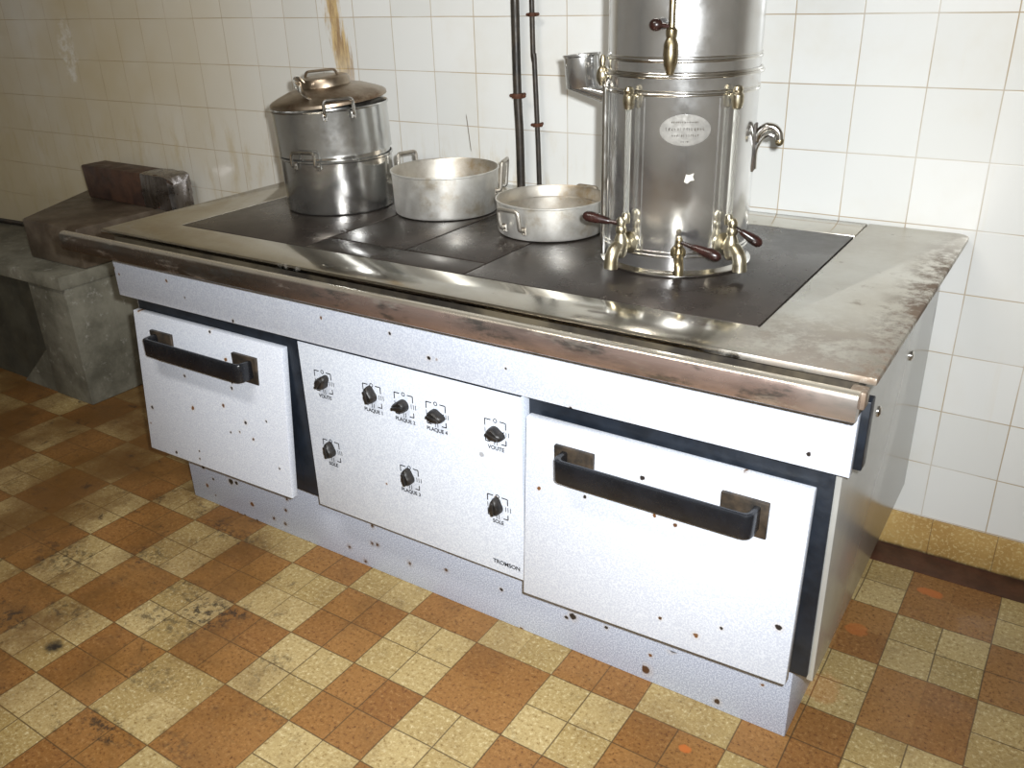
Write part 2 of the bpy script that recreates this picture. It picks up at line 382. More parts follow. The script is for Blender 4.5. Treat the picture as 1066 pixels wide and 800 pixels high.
def text(bm, s, size, x, y, z, align='CENTER', ext=.0002):
    """flat lettering standing in an x-z plane and facing -y"""
    cu = bpy.data.curves.new('t', 'FONT'); cu.body = s; cu.size = size; cu.align_x = align; cu.extrude = ext; cu.offset = size * .022
    o = bpy.data.objects.new('t', cu); C.objects.link(o)
    bpy.context.view_layer.update()
    me = bpy.data.meshes.new_from_object(o.evaluated_get(bpy.context.evaluated_depsgraph_get()))
    me.transform(Matrix.Translation((x, y, z)) @ Matrix.Rotation(PI / 2, 4, 'X'))
    bm.from_mesh(me); bpy.data.meshes.remove(me); bpy.data.objects.remove(o); bpy.data.curves.remove(cu)

# ------------------------------------------------------------------ the room
XL, XR, YF, H = -3.4, 3.6, -4.6, 2.9
struct('floor', box(B(), XL, XR, YF, 0, -.05, 0), 'floor', 'brown and cream chequered floor of square tiles', 'floor')
struct('wall_back', box(B(), XL, XR, 0, .1, 0, H), 'wall_back', 'white tiled wall behind the cooker with a rust streak', 'wall')
struct('wall_left', box(B(), XL - .1, XL, YF, .1, 0, H), 'wall_side', 'white tiled wall at the far left end of the kitchen', 'wall')
struct('wall_right', box(B(), XR, XR + .1, YF, .1, 0, H), 'wall_side', 'white tiled wall at the right end of the kitchen', 'wall')
struct('wall_front', box(B(), XL, XR, YF - .1, YF, 0, H), 'wall_front', 'white tiled wall facing the cooker front', 'wall')
struct('ceiling', box(B(), XL, XR, YF, .1, H, H + .05), 'ceiling', 'plain ceiling over the kitchen', 'ceiling')
struct('baseboard_back', box(B(), XL, XR, -.008, .0, 0, .105, .002), 'skirting', 'row of tan skirting tiles along the white wall', 'skirting')
struct('trim_1', box(B(), XL, XR, -.100, -.008, 0, .0015), 'strip', 'dark red brown floor strip along the skirting', 'floor strip')

# ------------------------------------------------------------------ the cooker
stove = thing('cooker', 'large white enamel range cooker with dark hotplates and steel top', 'cooker', (.66, -.45, 0))
ZT, YA = .849, -.8722
# carcass behind the front, with the light side panels
obj('carcass', box(B(), -.262, 1.590, -.834, -.03, .197, .80, .002), 'black', stove)
obj('side_panel', box(B(), 1.588, 1.600, -.836, -.02, .195, .822, .002), 'side', stove)
obj('side_panel', box(B(), -.270, -.258, -.836, -.02, .195, .822, .002), 'side', stove)
for y, z in ((-.60, .655), (-.30, .655)):
    b = B(); lathe(b, [(.0, .007), (.007, .006), (.011, .003), (.011, 0)], (1.600, y, z), 20, Matrix.Rotation(PI / 2, 4, 'Y'))
    obj('panel_screw', b, 'urn_trim', stove)
obj('plinth', box(B(), -.245, 1.556, -.800, -.10, 0, .2, .002), 'enamel_base', stove)
# apron band under the rail with its dark end
obj('apron', box(B(), -.286, 1.6165, YA, -.852, .656, .785, .0015), 'enamel', stove)
obj('apron_backing', box(B(), -.280, 1.629, -.852, -.822, .662, .785, .002), 'black', stove)
# control panel
panel = obj('control_panel', box(B(), .381, .993, YA, -.834, .2105, .6522, .0012), 'enamel_panel', stove)
yi = YA - .0002
KN = [(.4504, .5633, 'VOUTE', -40), (.5994, .5635, 'PLAQUE 1', 12), (.6903, .5626, 'PLAQUE 2', 105), (.778, .5609, 'PLAQUE 4', -100),
      (.9302, .5593, 'VOUTE', -105), (.4489, .3824, 'SOLE', 5), (.6887, .3795, 'PLAQUE 3', 8), (.9283, .3792, 'SOLE', 2)]
ink = B()
def bar(x0, x1, z0, z1): box(ink, x0, x1, yi - .0002, yi + .0003, z0, z1)
for kx, kz, word, rot in KN:
    h, t = .0255, .0012; ink = B()
    for sx in (-1, 1):
        bar(kx + min(sx * h, sx * .011), kx + max(sx * h, sx * .011), kz + h - t, kz + h + t)
        bar(kx + sx * h - t, kx + sx * h + t, kz + .010, kz + h)
    bar(kx - h - t, kx - h + t, kz - h, kz - .010)
    bar(kx + h - t, kx + h + t, kz - h, kz - .014)
    bar(kx + .014, kx + h, kz - h - t, kz - h + t)
    bar(kx - h, kx - .014, kz - h - t, kz - h + t)
    lathe(ink, [(.0032, -.0002), (.0050, -.0002), (.0050, .0002), (.0032, .0002)], (kx, yi, kz + h), 20, Matrix.Rotation(PI / 2, 4, 'X'), True)
    for i in range(3): bar(kx + h - .006 + i * .006, kx + h - .0045 + i * .006, kz - .0055, kz + .0055)
    for i in range(2): bar(kx - .004 + i * .006, kx - .0025 + i * .006, kz - h - .005, kz - h + .006)
    bar(kx - h - .0008, kx - h + .0008, kz - .0055, kz + .0055)
    text(ink, word, .0125, kx, yi, kz - h - .0165)
    obj('dial_marking', ink, 'ink', panel)
ink = B(); text(ink, 'TROMSON', .0145, .9455, yi, .2315)
obj('lettering', ink, 'ink', panel)['label'] = 'black printed word on the panel'
for (kx, kz, word, rot) in KN:
    b = B(); outl = []
    for i in range(28):                                            # round knob drawn out to a pointer tip
        a = 2 * PI * i / 28; r = .0145 + .0115 * max(0, math.cos(a)) ** 7
        outl.append((r * math.sin(a), r * math.cos(a)))
    rings = [(1.0, 0), (1.0, .008), (.92, .015), (.70, .019)]
    V = [[b.verts.new((x * s, -d, z * s)) for x, z in outl] for s, d in rings]
    n = len(outl)
    for P_, Q_ in zip(V, V[1:]):
        for i in range(n): b.faces.new((P_[i], P_[(i + 1) % n], Q_[(i + 1) % n], Q_[i]))
    b.faces.new(V[-1]); b.faces.new(V[0][::-1])
    bmesh.ops.recalc_face_normals(b, faces=b.faces[:])
    box(b, -.0035, .0035, -.024, -.014, -.011, .019, .0015)          # raised grip
    mt = Matrix.Translation((kx - .001, YA, kz - .001)) @ Matrix.Rotation(math.radians(-rot), 4, 'Y')
    bmesh.ops.transform(b, matrix=mt, verts=b.verts)
    obj('knob', b, 'knob', stove, 40)
obj('gap_shade_strip', box(B(), .381, .993, -.8715, -.835, .6523, .6559), 'black', stove)  # black strip painting in the dark of the gap under the apron
# oven fronts and doors
def oven(x0, x1, fx0, fx1, yt, yb, zb_l, zb_r, hx0, hx1):
    obj('oven_frame', box(B(), fx0, fx1, -.842, -.833, .205, .6555, .002), 'black', stove)
    zt = .6155; th = .020
    def warp(co):
        k = (zt - co.z) / (zt - .213); zb = zb_l + (zb_r - zb_l) * (co.x - x0) / (x1 - x0)
        return (co.x, co.y + (yb - yt) * k, zt - (zt - zb) * k)
    door = obj('oven_door', box(B(), x0, x1, yt, yt + th, .213, zt, .003, 2, None, warp), 'enamel_door', stove)
    def warp2(co):
        k = (zt - co.z) / (zt - .213); return (co.x, co.y + (yb - yt) * k, co.z)
    obj('door_lining', box(B(), x0 + .012, x1 - .012, yt + th, -.842 if yt + th < -.846 else yt + th + .004, .235, zt - .012, .0, 1, None, lambda c: (c.x, c.y + ((yb - yt) * (zt - c.z) / (zt - .213) if c.y < -.8425 else 0), c.z)), 'black', door)
    k = (zt - .54) / (zt - .213); yd = yt + (yb - yt) * k
    for px in (hx0, hx1):
        obj('handle_bracket', box(B(), px - .043, px + .043, yd - .006, yd + .004, .503, .575, .002), 'bracket', door)
    # flat bar bent back to the brackets at both ends
    xa, xb, yo, t = hx0 - .025, hx1 + .030, yd - .050, .013
    out = round_path([(xa, yd - .004, 0), (xa, yo, 0), (xb, yo, 0), (xb, yd - .004, 0)], .022, 6)
    inn = round_path([(xa + t, yd - .004, 0), (xa + t, yo + t, 0), (xb - t, yo + t, 0), (xb - t, yd - .004, 0)], .012, 6)
    pts = [(p.x, p.y) for p in out] + [(p.x, p.y) for p in inn[::-1]]
    obj('handle', prism(B(), pts, 'z', .520, .568, .004), 'plastic', door)['label'] = 'black bar handle'
oven(-.257, .3125, -.258, .3805, -.8625, -.899, .208, .217, -.1405, .1815)
oven(1.0058, 1.5665, .9935, 1.590, -.8735, -.9015, .205, .222, 1.1185, 1.456)
# steel top: one sheet round the hotplates and a loose strip along the wall
cr = [(1.641 - .03 + .03 * math.cos(i * PI / 12), -.036 + .03 * math.sin(i * PI / 12)) for i in range(7)]
outl = [(-.254, -.9047), (1.641, -.9047)] + cr + [(1.4215, -.006), (1.4215, -.7805), (-.0935, -.7805), (-.0935, -.006), (-.254, -.006)]
obj('top_sheet', prism(B(), outl, 'z', .836, ZT, .0035), 'top_steel', stove)
obj('back_strip', box(B(), -.092, 1.420, -.130, -.006, .836, ZT, .003), 'top_steel', stove)
# upstand between top and the carcass
obj('top_support', box(B(), -.24, 1.612, -.88, -.03, .80, .8355), 'gutter', stove)
for x0, x1, y0, y1 in ((-.0915, .343, -.779, -.132), (.347, .571, -.690, -.132), (.575, .797, -.690, -.132), (.801, 1.4185, -.779, -.132), (.347, .797, -.779, -.694)):
    obj('hotplate', box(B(), x0, x1, y0, y1, .836, ZT - .0005, .0025), 'iron', stove)
# gutter and front rail
obj('gutter', box(B(), -.33, 1.625, -.937, -.880, .790, .804, .001), 'gutter', stove)
prof = [(-.9345, .800), (-.9345, .838), (-.938, .8395), (-.948, .839), (-.953, .836), (-.9555, .830), (-.9555, .797), (-.953, .793), (-.945, .791), (-.936, .791)]
obj('front_rail', prism(B(), prof, 'x', -.362, 1.627), 'rail', stove, 50)
b = B(); box(b, 1.608, 1.634, -.934, -.906, .806, .836, .004)
obj('rail_bracket', b, 'top_steel', stove)
b = B(); random.seed(4)
for i in range(60):
    x = .93 + i * .0105 + random.uniform(-.003, .003)
    if 22 < i < 27: continue
    ball(b, (x, -.9225 + random.uniform(-.003, .003), .8075), random.uniform(.006, .0095), (1.5, 1, .7), 8)
obj('grease_crust', b, 'crust', stove)['kind'] = 'stuff'

# ------------------------------------------------------------------ pots on the hotplates
def at(c, R, a, z):
    a = math.radians(a); return Vector((c[0] + R * math.cos(a), c[1] + R * math.sin(a), z))
def loop_handle(c, R, a, z0, width, rise, out, r, top_out=0):
    """a bent-rod handle riveted to the side wall at z0, seen as a squared loop"""
    bm = B(); d = Vector((math.cos(math.radians(a)), math.sin(math.radians(a)), 0)); t = Vector((-d.y, d.x, 0))
    o = Vector((c[0], c[1], z0)) + d * R
    pts = [o - t * width / 2 + d * .001, o - t * width / 2 + d * out, o - t * width / 2 + d * (out + top_out) + Vector((0, 0, rise)),
           o + t * width / 2 + d * (out + top_out) + Vector((0, 0, rise)), o + t * width / 2 + d * out, o + t * width / 2 + d * .001]
    tube(bm, round_path(pts, .010, 4), r, 10)
    for s in (-1, 1):
        box(bm, -.0065, .0065, -.0015, .0015, -.012, .007, .001, 1, Matrix.Translation(o + t * (s * width / 2) + d * .0025) @ Matrix.Rotation(math.radians(a) - PI / 2, 4, 'Z'))
        ball(bm, o + t * (s * width / 2) + d * .004 - Vector((0, 0, .009)), .0024, (1, 1, 1), 8)
    return bm

p1 = (.1238, -.4147)
t = thing('stockpot', 'tall stainless stockpot on the left hotplate, below the lidded insert', 'pot', (*p1, ZT))
zs = .986
obj('pot_body', lathe(B(), [(0, ZT + .0002), (.140, ZT + .0002), (.1435, ZT + .003), (.1445, ZT + .008), (.1475, zs - .004), (.1505, zs - .001), (.1505, zs + .003), (.1475, zs + .004), (.1455, zs - .002), (.1425, ZT + .010), (.140, ZT + .004), (0, ZT + .004)], (*p1, 0), 96), 'steel_pot', t)
for a in (283, 103):
    obj('handle', loop_handle(p1, .148, a, zs - .006, .068, .034, .016, .0042), 'urn_trim', t)
t = thing('steamer_pot', 'stainless pot insert stacked inside the tall stockpot', 'pot', (*p1, zs + .005))
zr = 1.105
vax = Vector((-.557, .83, 0))
pt_ = Matrix.Translation((*p1, zs + .0065)) @ Matrix.Rotation(math.radians(-2.5), 4, vax) @ Matrix.Translation((-p1[0], -p1[1], -zs))
def tilted(bm): bmesh.ops.transform(bm, matrix=pt_, verts=bm.verts); return bm
obj('pot_body', tilted(lathe(B(), [(0, zs - .08), (.138, zs - .08), (.1405, zs - .076), (.1440, zs + .005), (.1440, zs + .0055), (.1500, zs + .0055), (.1492, zs + .012), (.1505, zr - .004), (.1540, zr - .003), (.1550, zr), (.1530, zr + .002), (.1500, zr), (.1480, zr - .006), (.1450, zs + .01), (.1365, zs - .074), (0, zs - .076)], (*p1, 0), 96)), 'steel_pot', t)
for a in (322, 142):
    obj('handle', tilted(loop_handle(p1, .1535, a, zr - .010, .072, .038, .016, .0042)), 'urn_trim', t)
lt = pt_ @ Matrix.Translation((p1[0], p1[1], zr + .0225)) @ Matrix.Rotation(math.radians(3), 4, Vector((1, -.35, 0)))
t = thing('pot_lid', 'tarnished brown domed lid resting askew on the tallest pot', 'lid', (p1[0], p1[1], zr))
b = lathe(B(), [(0, .050), (.054, .050), (.060, .048), (.064, .042), (.066, .028), (.100, .020), (.132, .008), (.1475, .001), (.1520, -.003), (.1530, -.010), (.1505, -.011), (.147, -.005), (.100, .016), (.063, .024), (.056, .045), (0, .046)], (0, 0, 0), 96, lt)
obj('lid_plate', b, 'lid', t)
b = B(); tube(b, [lt @ Vector(p) for p in round_path([(-.05, -.02, .047), (-.042, -.02, .064), (.030, .012, .064), (.038, .012, .048)], .012, 4)], .0035, 8)
obj('lid_handle', b, 'lid', t)
sp = [lt @ Vector(p) for p in smooth_path([(.050, -.120, .0150), (.034, -.112, .0190), (.016, -.104, .0265), (.004, -.100, .0370), (-.002, -.096, .050), (.001, -.092, .057), (.011, -.090, .055)], 5)]
single('steel_strip', tube(B(), sp, .013, 12, None, (.14, 1.2), (.6, .2, .75)), 'urn_trim', lt @ Vector((.030, -.112, .012)), 'bent shiny steel strip curling up from the brown pot lid', 'metal strip')

def wide_pan(name, label, c, R0, R1, h, angs, rise):
    t = thing(name, label, 'pan', (*c, ZT)); z = ZT
    prof = [(0, z + .0002), (R0 - .008, z + .0002), (R0 - .002, z + .003), (R0, z + .010), (R1 - .001, z + h - .004), (R1 + .002, z + h - .002), (R1 + .002, z + h + .001), (R1 - .001, z + h + .0015),
            (R1 - .0035, z + h - .002), (R1 - .0045, z + h * .66), (R1 - .0065, z + h * .63), (R0 - .004, z + .012), (R0 - .012, z + .005), (0, z + .005)]
    pb = obj('pan_body', lathe(B(), prof, (*c, 0), 96), 'alu', t); pb.data.materials.append(M['alu_in'])
    for p in pb.data.polygons:                                      # the inside is stained
        if p.normal.x * p.center.x + p.normal.y * p.center.y < -1e-4 or (p.normal.z > .9 and p.center.z < h * .5): p.material_index = 1
    for a in angs:
        obj('handle', loop_handle(c, R1, a, z + h * (.55 if rise > .02 else .38), .060, rise + h * (.45 if rise > .02 else .42), .016, .0046, .006), 'alu_in', t)
    return t
wide_pan('shallow_pan', 'larger dull aluminium pan on the middle hotplate beside the tall pot', (.4281, -.3386), .1357, .1395, .1085, (166, 20), .022)
wide_pan('shallow_pan', 'smaller dull aluminium pan beside the urn', (.7772, -.3879), .1272, .1295, .0780, (261, 84), .012)

# ------------------------------------------------------------------ coffee urn
uc = (1.1272, -.4607)
urn = thing('coffee_urn', 'tall nickel coffee urn with brass taps standing on the right hotplate', 'coffee urn', (*uc, ZT))
z = ZT
obj('urn_body', lathe(B(), [(0, z + .0002), (.146, z + .0002), (.1475, z + .010), (.1470, 1.19), (.1470, 1.222), (.1470, 1.226), (.1470, 1.60), (0, 1.601)], (*uc, 0), 128), 'urn', urn)
def ring(zc, r, h): return [(r - .004, zc - h), (r - .001, zc - h * .8), (r, zc - h * .3), (r, zc + h * .3), (r - .001, zc + h * .8), (r - .004, zc + h)]
obj('base_flange', lathe(B(), [(.146, z + .0002), (.1550, z + .0003), (.1570, z + .002), (.1570, z + .005), (.1550, z + .007), (.151, z + .009), (.1465, z + .013)], (*uc, 0), 128), 'urn_trim', urn)
for zc, r, h in ((.889, .1495, .0030), (.897, .1495, .0030), (1.194, .1495, .0032), (1.200, .149, .002), (1.226, .1545, .0032), (1.231, .1515, .003), (1.253, .1500, .0032), (1.259, .149, .002)):
    obj('band', lathe(B(), ring(zc, r, h), (*uc, 0), 128), 'urn_trim', urn)
obj('urn_lid', lathe(B(), [(.150, 1.598), (.152, 1.602), (.152, 1.612), (.147, 1.618), (.130, 1.640), (.09, 1.665), (.03, 1.678), (.014, 1.682), (.012, 1.700), (.020, 1.712), (.018, 1.725), (0, 1.730)], (*uc, 0), 96), 'urn_trim', urn)
b = B()                                                            # raised frame round the front plate
for a in (265, 321):
    tube(b, [at(uc, .1472, a, .905), at(uc, .1472, a, 1.188)], .0014, 8)
obj('front_frame', b, 'urn', urn)
A0 = 293.5
for a in (A0 - 37.8, A0 + 37.4):                                    # sight glasses with brass ends
    g = obj('sight_glass', tube(B(), [at(uc, .162, a, .962), at(uc, .162, a, 1.178)], .0058, 14), 'glass', urn)
    b = B()
    c_ = at(uc, .162, a, 0); lathe(b, [(.0, 1.210), (.007, 1.208), (.010, 1.202), (.0085, 1.197), (.0115, 1.193), (.0115, 1.180), (.0090, 1.170), (.0065, 1.168), (0, 1.168)], (c_.x, c_.y, 0), 20)
    tube(b, [at(uc, .145, a, 1.190), at(uc, .162, a, 1.190)], .0065, 12)
    obj('glass_fitting', b, 'pale_brass', g); b = B()
    lathe(b, [(0, .952), (.0075, .952), (.0085, .958), (.0085, .968), (.0065, .972), (0, .972)], (c_.x, c_.y, 0), 20)
    obj('glass_fitting', b, 'pale_brass', g)
def tap(a, zc, mat, lever, size=1.0, reach=.05, drop=.045):
    d = Vector((math.cos(math.radians(a)), math.sin(math.radians(a)), 0)); R = .147
    o = Vector((*uc, zc)) + d * R; t = B(); s = size
    m90 = Matrix.Rotation(math.radians(a), 4, 'Z') @ Matrix.Rotation(PI / 2, 4, 'Y')
    lathe(t, [(0, 0), (.019 * s, 0), (.019 * s, .003), (.013 * s, .006), (.010 * s, .008), (.010 * s, .024), (0, .024)], o, 20, m90)
    k = o + d * .026
    lathe(t, [(0, -.022), (.007, -.022), (.011, -.016), (.0125, -.004), (.0125, .006), (.010, .014), (.0075, .020), (.0095, .023), (.0095, .029), (.007, .033), (.0085, .037), (.0085, .043), (.005, .048), (0, .049)], k, 20, Matrix.Scale(s, 4))
    sp = smooth_path([k + d * .002, k + d * reach * .5 + Vector((0, 0, -.004)), k + d * reach * .9 + Vector((0, 0, -drop * .45)), k + d * reach + Vector((0, 0, -drop))], 5)
    tube(t, sp, .0105 * s, 14, [(.0105 + .002 * (i / len(sp))) * s for i in range(len(sp))])
    tp = obj('tap', t, mat, urn)
    top = k + Vector((0, 0, .036 * s)); L = Vector(lever); u = L.normalized()
    h = B(); n0 = L.length
    tube(h, [top, top + u * n0 * .35], .0042, 10)
    P_ = [top + u * n0 * f for f in (.30, .36, .48, .62, .78, .90, .97, 1.0)]
    tube(h, P_, .01, 14, [.0055, .0068, .0080, .0098, .0110, .0100, .0066, .0020])
    obj('tap_lever', h, 'wood', tp)['label'] = 'dark wooden tap lever'
tap(A0 - 38.5, .910, 'pale_brass', (-.080, -.012, .012), 1.15, .029, .043)
tap(A0 + 1.8, .899, 'brass', (.085, .004, -.022), .80, .030, .030)
tap(A0 + 37.8, .910, 'pale_brass', (.054, .020, -.036), 1.15, .029, .043)
# upper tap with its feed pipe
a = A0 - 9.0; t = B()
pipe_c = at(uc, .166, a, 0)
tube(t, [at(uc, .166, a, 1.60), at(uc, .166, a, 1.30)], .0058, 12)
lathe(t, [(0, 1.232), (.006, 1.232), (.0085, 1.240), (.0120, 1.250), (.0135, 1.268), (.0125, 1.285), (.0085, 1.294), (.010, 1.300), (.010, 1.308), (.006, 1.312), (0, 1.312)], (pipe_c.x, pipe_c.y, 0), 20)
tube(t, [at(uc, .145, a, 1.272), at(uc, .166, a, 1.272)], .009, 12)
tp = obj('tap', t, 'brass', urn)
e = at(uc, .166, a, 1.312)
h = B(); tube(h, [e, e + Vector((-.022, -.004, .004))], .004, 10); ball(h, e + Vector((-.028, -.005, .004)), .0115, (1.1, 1, .95))
obj('tap_knob', h, 'wood', tp)
# oval maker's plate
b = B(); n = 48
front, back = [], []
pc = A0 + 2.6
for i in range(n):
    th = 2 * PI * i / n
    front.append(b.verts.new(at(uc, .1490, pc + math.degrees(.0475 * math.cos(th) / .148), 1.1325 + .0285 * math.sin(th))))
for f in (.9, .45):
    front2 = [b.verts.new(at(uc, .1497, pc + math.degrees(.0475 * f * math.cos(2 * PI * i / n) / .148), 1.1325 + .0285 * f * math.sin(2 * PI * i / n))) for i in range(n)]
    prev = front if f == .9 else last
    for i in range(n): b.faces.new((prev[i], prev[(i + 1) % n], front2[(i + 1) % n], front2[i]))
    last = front2
b.faces.new(last)
skirt = [b.verts.new(at(uc, .1465, pc + math.degrees(.0475 * math.cos(2 * PI * i / n) / .148), 1.1325 + .0285 * math.sin(2 * PI * i / n))) for i in range(n)]
for i in range(n): b.faces.new((skirt[i], skirt[(i + 1) % n], front[(i + 1) % n], front[i]))
bmesh.ops.recalc_face_normals(b, faces=b.faces[:])
pl = obj('name_plate', b, 'plaque', urn); pl['label'] = 'oval metal plate with worn engraving'
b = B(); random.seed(12)
def strokes(zc, half, hgt, step):
    x = -half
    while x < half:
        for _ in range(random.choice((1, 2))):
            xo = x + random.uniform(0, step * .5); sl = random.uniform(-.3, .3) * hgt
            tube(b, [at(uc, .1498, pc + math.degrees(xo / .148), zc - hgt / 2), at(uc, .1498, pc + math.degrees((xo + sl) / .148), zc + hgt / 2)], .00035, 4)
        if random.random() < .6: tube(b, [at(uc, .1498, pc + math.degrees(x / .148), zc), at(uc, .1498, pc + math.degrees((x + step * .6) / .148), zc + random.choice((-.5, 0, .5)) * hgt)], .00035, 4)
        x += step
strokes(1.1345, .036, .0055, .0052); strokes(1.123, .024, .0040, .0042); strokes(1.112, .008, .0030, .004); strokes(1.147, .026, .003, .004)
obj('engraving', b, 'bracket', pl)
b = B(); fa = A0 + 7.5
fl = [(-.010, -.006), (-.004, -.009), (.002, -.004), (.009, -.003), (.006, .004), (.008, .010), (-.001, .007), (-.007, .008)]
lo = [b.verts.new(at(uc, .1472, fa + math.degrees(x / .148), 1.043 + z_)) for x, z_ in fl]; hi = [b.verts.new(at(uc, .1480, fa + math.degrees(x / .148), 1.043 + z_)) for x, z_ in fl]
b.faces.new(hi)
for i in range(8): b.faces.new((lo[i], lo[(i + 1) % 8], hi[(i + 1) % 8], hi[i]))
bmesh.ops.recalc_face_normals(b, faces=b.faces[:])
obj('paper_scrap', b, 'fleck', urn)
# filling cup with its chute on the left, overflow pipe and the hooked side handle
tm = Matrix.Translation((.902, -.461, 1.218)) @ Matrix.Rotation(math.radians(-5), 4, 'Y')
cup = obj('filling_cup', lathe(B(), [(0, -.033), (.0355, -.033), (.0365, -.030), (.0370, .028), (.0395, .031), (.0395, .034), (.0365, .033), (.0350, .028), (.0345, -.028), (0, -.029)], (0, 0, 0), 48, tm), 'urn', urn)
b = B(); n = 24; top_, bot = [], []
for i in range(n):
    th = 2 * PI * i / n
    top_.append(b.verts.new(tm @ Vector((.0355 * math.cos(th), .0355 * math.sin(th), -.031))))
    q = None
    bot.append(b.verts.new(Vector((.9915 - .004 * math.cos(th), -.461 + .026 * math.sin(th), 1.166 + .024 * math.cos(th)))))
for i in range(n): b.faces.new((top_[i], top_[(i + 1) % n], bot[(i + 1) % n], bot[i]))
b.faces.new(bot); bmesh.ops.recalc_face_normals(b, faces=b.faces[:])
obj('chute', b, 'urn', cup)
b = B(); lc = at(uc, .158, 208, 0)
lathe(b, [(0, 1.258), (.004, 1.256), (.006, 1.248), (.005, 1.236), (.009, 1.231), (.0125, 1.222), (.0120, 1.212), (.007, 1.200), (0, 1.198)], (lc.x, lc.y, 0), 20)
tube(b, [at(uc, .145, 208, 1.216), at(uc, .158, 208, 1.216)], .007, 12)
obj('filling_valve', b, 'pale_brass', urn)
b = B(); tube(b, [at(uc, .1545, 219, .864), at(uc, .1545, 219, 1.200)], .0065, 14)
tube(b, smooth_path([at(uc, .1545, 219, 1.198), at(uc, .1535, 217, 1.206), at(uc, .143, 214, 1.214)], 4), .006, 12)
obj('overflow_pipe', b, 'urn_trim', urn)
def hook(sgn, a):
    d = Vector((math.cos(math.radians(a)), math.sin(math.radians(a)), 0)); o = Vector((*uc, 0)) + d * .147
    def P(r, z_): return o + d * r + Vector((0, 0, z_))
    b = B()
    tube(b, smooth_path([P(.002, 1.094), P(.008, 1.110), P(.020, 1.121), P(.034, 1.120), P(.044, 1.111), P(.047, 1.098)], 6), .0082, 14, None, (1, 1.2))
    tube(b, smooth_path([P(.004, 1.040), P(.004, 1.075), P(.012, 1.096), P(.024, 1.106), P(.036, 1.104)], 6), .004, 10, None, (1, 1.6))
    hk = obj('side_handle', b, 'urn_trim', urn)
    obj('handle_tip', ball(B(), P(.047, 1.095), .0088, (1, 1, 1.1)), 'brass', hk)
    box_ = box(B(), -.004, .003, -.012, .012, 1.035, 1.128, .002, 2, Matrix.Translation(o) @ Matrix.Rotation(math.radians(a), 4, 'Z'))
    obj('handle_plate', box_, 'bracket', hk)
hook(1, 12); hook(1, 178 - 48 + 6)

# ------------------------------------------------------------------ pipes on the wall
t = thing('wall_pipe', 'thicker black pipe running up the white tiled wall', 'pipe', (.466, -.036, ZT))
obj('pipe_tube', tube(B(), smooth_path([(.468, -.036, ZT + .0005), (.467, -.036, 1.0), (.463, -.036, 1.12), (.462, -.036, 1.4), (.460, -.036, 2.88)], 6), .0118, 16), 'pipe', t)
b = B(); lathe(b, [(.0118, -.007), (.0165, -.006), (.0175, 0), (.0165, .006), (.0118, .007)], (.464, -.036, 1.104), 24)
tube(b, [(.464, -.024, 1.104), (.464, -.0005, 1.104)], .005, 8); 
for s in (-1, 1): ball(b, (.464 + s * .021, -.037, 1.104), .0052, (1.2, 1, 1), 8)
obj('pipe_clamp', b, 'rust', t)['label'] = 'rusty pipe clamp'
t = thing('wall_pipe', 'thinner black pipe with two clamps on the white tiled wall', 'pipe', (.524, -.030, ZT))
obj('pipe_tube', tube(B(), smooth_path([(.526, -.030, ZT + .0005), (.523, -.030, 1.0), (.516, -.030, 1.2), (.511, -.030, 1.36), (.506, -.030, 2.88)], 6), .0068, 14), 'pipe', t)
for x, z_ in ((.5125, 1.311), (.521, 1.028)):
    b = B(); lathe(b, [(.0068, -.005), (.011, -.0045), (.0118, 0), (.011, .0045), (.0068, .005)], (x, -.030, z_), 20)
    tube(b, [(x, -.024, z_), (x, -.0005, z_)], .004, 8)
    for s in (-1, 1): ball(b, (x + s * .0145, -.031, z_), .0044, (1.2, 1, 1), 8)
    obj('pipe_clamp', b, 'rust', t)['label'] = 'rusty pipe clamp'

# ------------------------------------------------------------------ grimy stand at the left
t = thing('concrete_stand', 'grimy grey concrete stand beside the left end of the cooker', 'stand', (-1.7, -.3, 0))
b = B()
box(b, -1.335, -1.103, -.578, -.03, 0, .455, .006)                      # right pillar
box(b, -2.60, -2.30, -.578, -.20, 0, .455, .006)                         # left pillar

prism(b, [(-2.62, -.592), (-1.098, -.592), (-1.098, -.03), (-1.70, -.03), (-1.70, -.19), (-2.62, -.19)], 'z', .452, .500, .004)
obj('stand_body', b, 'concrete', t)
obj('gusset', prism(B(), [(-1.56, .001), (-1.337, .001), (-1.337, .18)], 'y', -.572, -.5565), 'concrete', t)
obj('front_panel', box(B(), -2.305, -1.333, -.556, -.20, 0.001, .4515), 'grime_shade', t)
b = B(); box(b, -1.44, -1.103, -.485, -.03, .5005, .648, .008, 2, None, lambda c: (c.x - (.26 * (c.y + .485) / .455 if c.x < -1.3 else 0), c.y, c.z))
obj('stand_slab', b, 'slab', t)
# rust-brown block lying along the wall
rot = Matrix.Translation((-1.235, -.098, .6485)) @ Matrix.Rotation(math.radians(-1.5), 4, 'Z')
t = thing('wooden_block', 'red-brown block with a grey wrapped end lying on the stand', 'block', (-1.235, -.098, .6485))
b = box(B(), -.30, .19, -.055, .055, 0, .128, .006, 2, rot, lambda c: (c.x - (.012 if c.z > .06 and c.x < 0 else 0), c.y, c.z + .01 * math.sin(c.x * 9)*0 ))
obj('block_core', b, 'block', t)
b = B(); random.seed(3)
b2 = bmesh.new(); bmesh.ops.create_grid(b2, x_segments=1, y_segments=1, size=1); b2.free()
prev = None; n = 40
outl = []
for i in range(n):
    a = 2 * PI * i / n; cx_, sy_ = math.cos(a), math.sin(a)
    r = 1 / max(abs(cx_), abs(sy_)) ** .8
    outl.append((.060 * r * .98 * cx_, .066 + .066 * r * sy_ * .96))
xs = [.075, .082, .105, .13, .16, .19, .215, .232, .240]
sc = [.96, 1.02, 1.0, 1.03, 1.0, 1.02, .97, .88, .55]
V = []
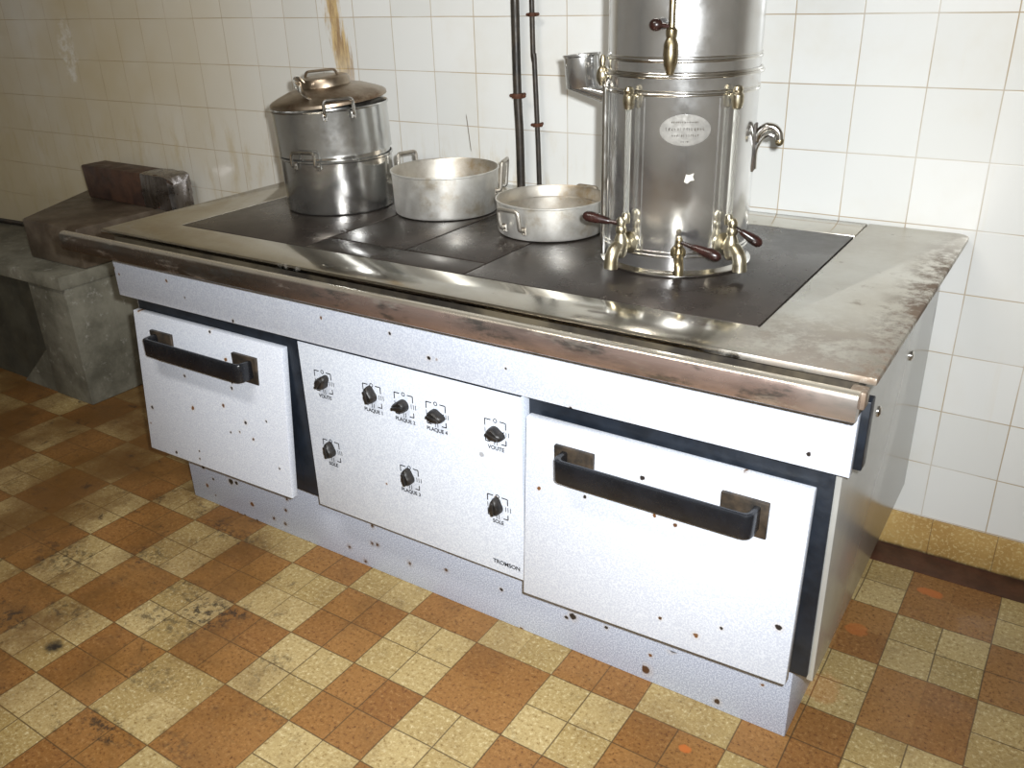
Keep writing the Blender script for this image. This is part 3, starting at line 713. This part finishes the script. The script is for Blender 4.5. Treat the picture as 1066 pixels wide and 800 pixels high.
for x, s in zip(xs, sc):
    V.append([b.verts.new(rot @ Vector((x + random.uniform(-.003, .003), y * s * (1 + random.uniform(-.02, .02)), .068 + (z_ - .066) * s * (1 + random.uniform(-.02, .02)) if not (z_ < .01) else .0015))) for y, z_ in outl])
for P_, Q_ in zip(V, V[1:]):
    for i in range(n): b.faces.new((P_[i], P_[(i + 1) % n], Q_[(i + 1) % n], Q_[i]))
b.faces.new(V[-1]); b.faces.new(V[0][::-1]); bmesh.ops.recalc_face_normals(b, faces=b.faces[:])
obj('wrapping', b, 'wrap', t)['label'] = 'shiny grey wrapping on the block end'
single('hose', tube(B(), smooth_path([(-2.55, -.27, .5106), (-2.3, -.245, .5106), (-2.1, -.235, .5106), (-1.92, -.225, .5106), (-1.78, -.235, .5106), (-1.68, -.28, .5106)], 6), .010, 10), 'pipe', (-2.1, -.25, .5),
       'dark hose lying on the grey concrete stand', 'hose')

# ------------------------------------------------------------------ camera and light
f, cam_p, yaw, pit, rol = 916.42, Vector((1.84601, -2.17206, 1.39492)), .5906, -.4301, -.0318
fw = Vector((-math.sin(yaw) * math.cos(pit), math.cos(yaw) * math.cos(pit), math.sin(pit)))
r0 = Vector((math.cos(yaw), math.sin(yaw), 0)); u0 = r0.cross(fw)
r2 = math.cos(rol) * r0 + math.sin(rol) * u0; u2 = -math.sin(rol) * r0 + math.cos(rol) * u0
cd = bpy.data.cameras.new('camera'); cam = bpy.data.objects.new('camera', cd); C.objects.link(cam)
cam.matrix_world = Matrix(((r2.x, u2.x, -fw.x, cam_p.x), (r2.y, u2.y, -fw.y, cam_p.y), (r2.z, u2.z, -fw.z, cam_p.z), (0, 0, 0, 1)))
cd.sensor_width = 36; cd.lens = 36 * f / 1066; cd.clip_start = .02
bpy.context.scene.camera = cam

def light(name, kind, loc, target, energy, col, **k):
    l = bpy.data.lights.new(name, kind); l.energy = energy; l.color = col
    for a, v in k.items(): setattr(l, a, v)
    o = bpy.data.objects.new(name, l); C.objects.link(o); o.location = loc
    d = Vector(target) - Vector(loc); o.rotation_euler = d.to_track_quat('-Z', 'Y').to_euler(); return o
fl_p = cam_p + r2 * .055 + u2 * .05
light('camera_flash', 'SPOT', fl_p, (.55, -.4, .60), 236, (.95, .98, 1.0), spot_size=math.radians(104), spot_blend=1.0, shadow_soft_size=.018)
light('ceiling_fill', 'AREA', (.55, -2.2, H - .03), (.55, -2.2, 0), 38, (1.0, .95, .87), shape='RECTANGLE', size=1.2, size_y=.3)  # added unseen fill light, lifts the metals and evens out the left

w = bpy.data.worlds.new('room_air'); bpy.context.scene.world = w; w.use_nodes = True
w.node_tree.nodes['Background'].inputs[0].default_value = (.9, .8, .65, 1); w.node_tree.nodes['Background'].inputs[1].default_value = .05
vs = bpy.context.scene.view_settings
vs.view_transform = 'Standard'; vs.look = 'None'; vs.exposure = .1; vs.gamma = 1; vs.use_curve_mapping = False
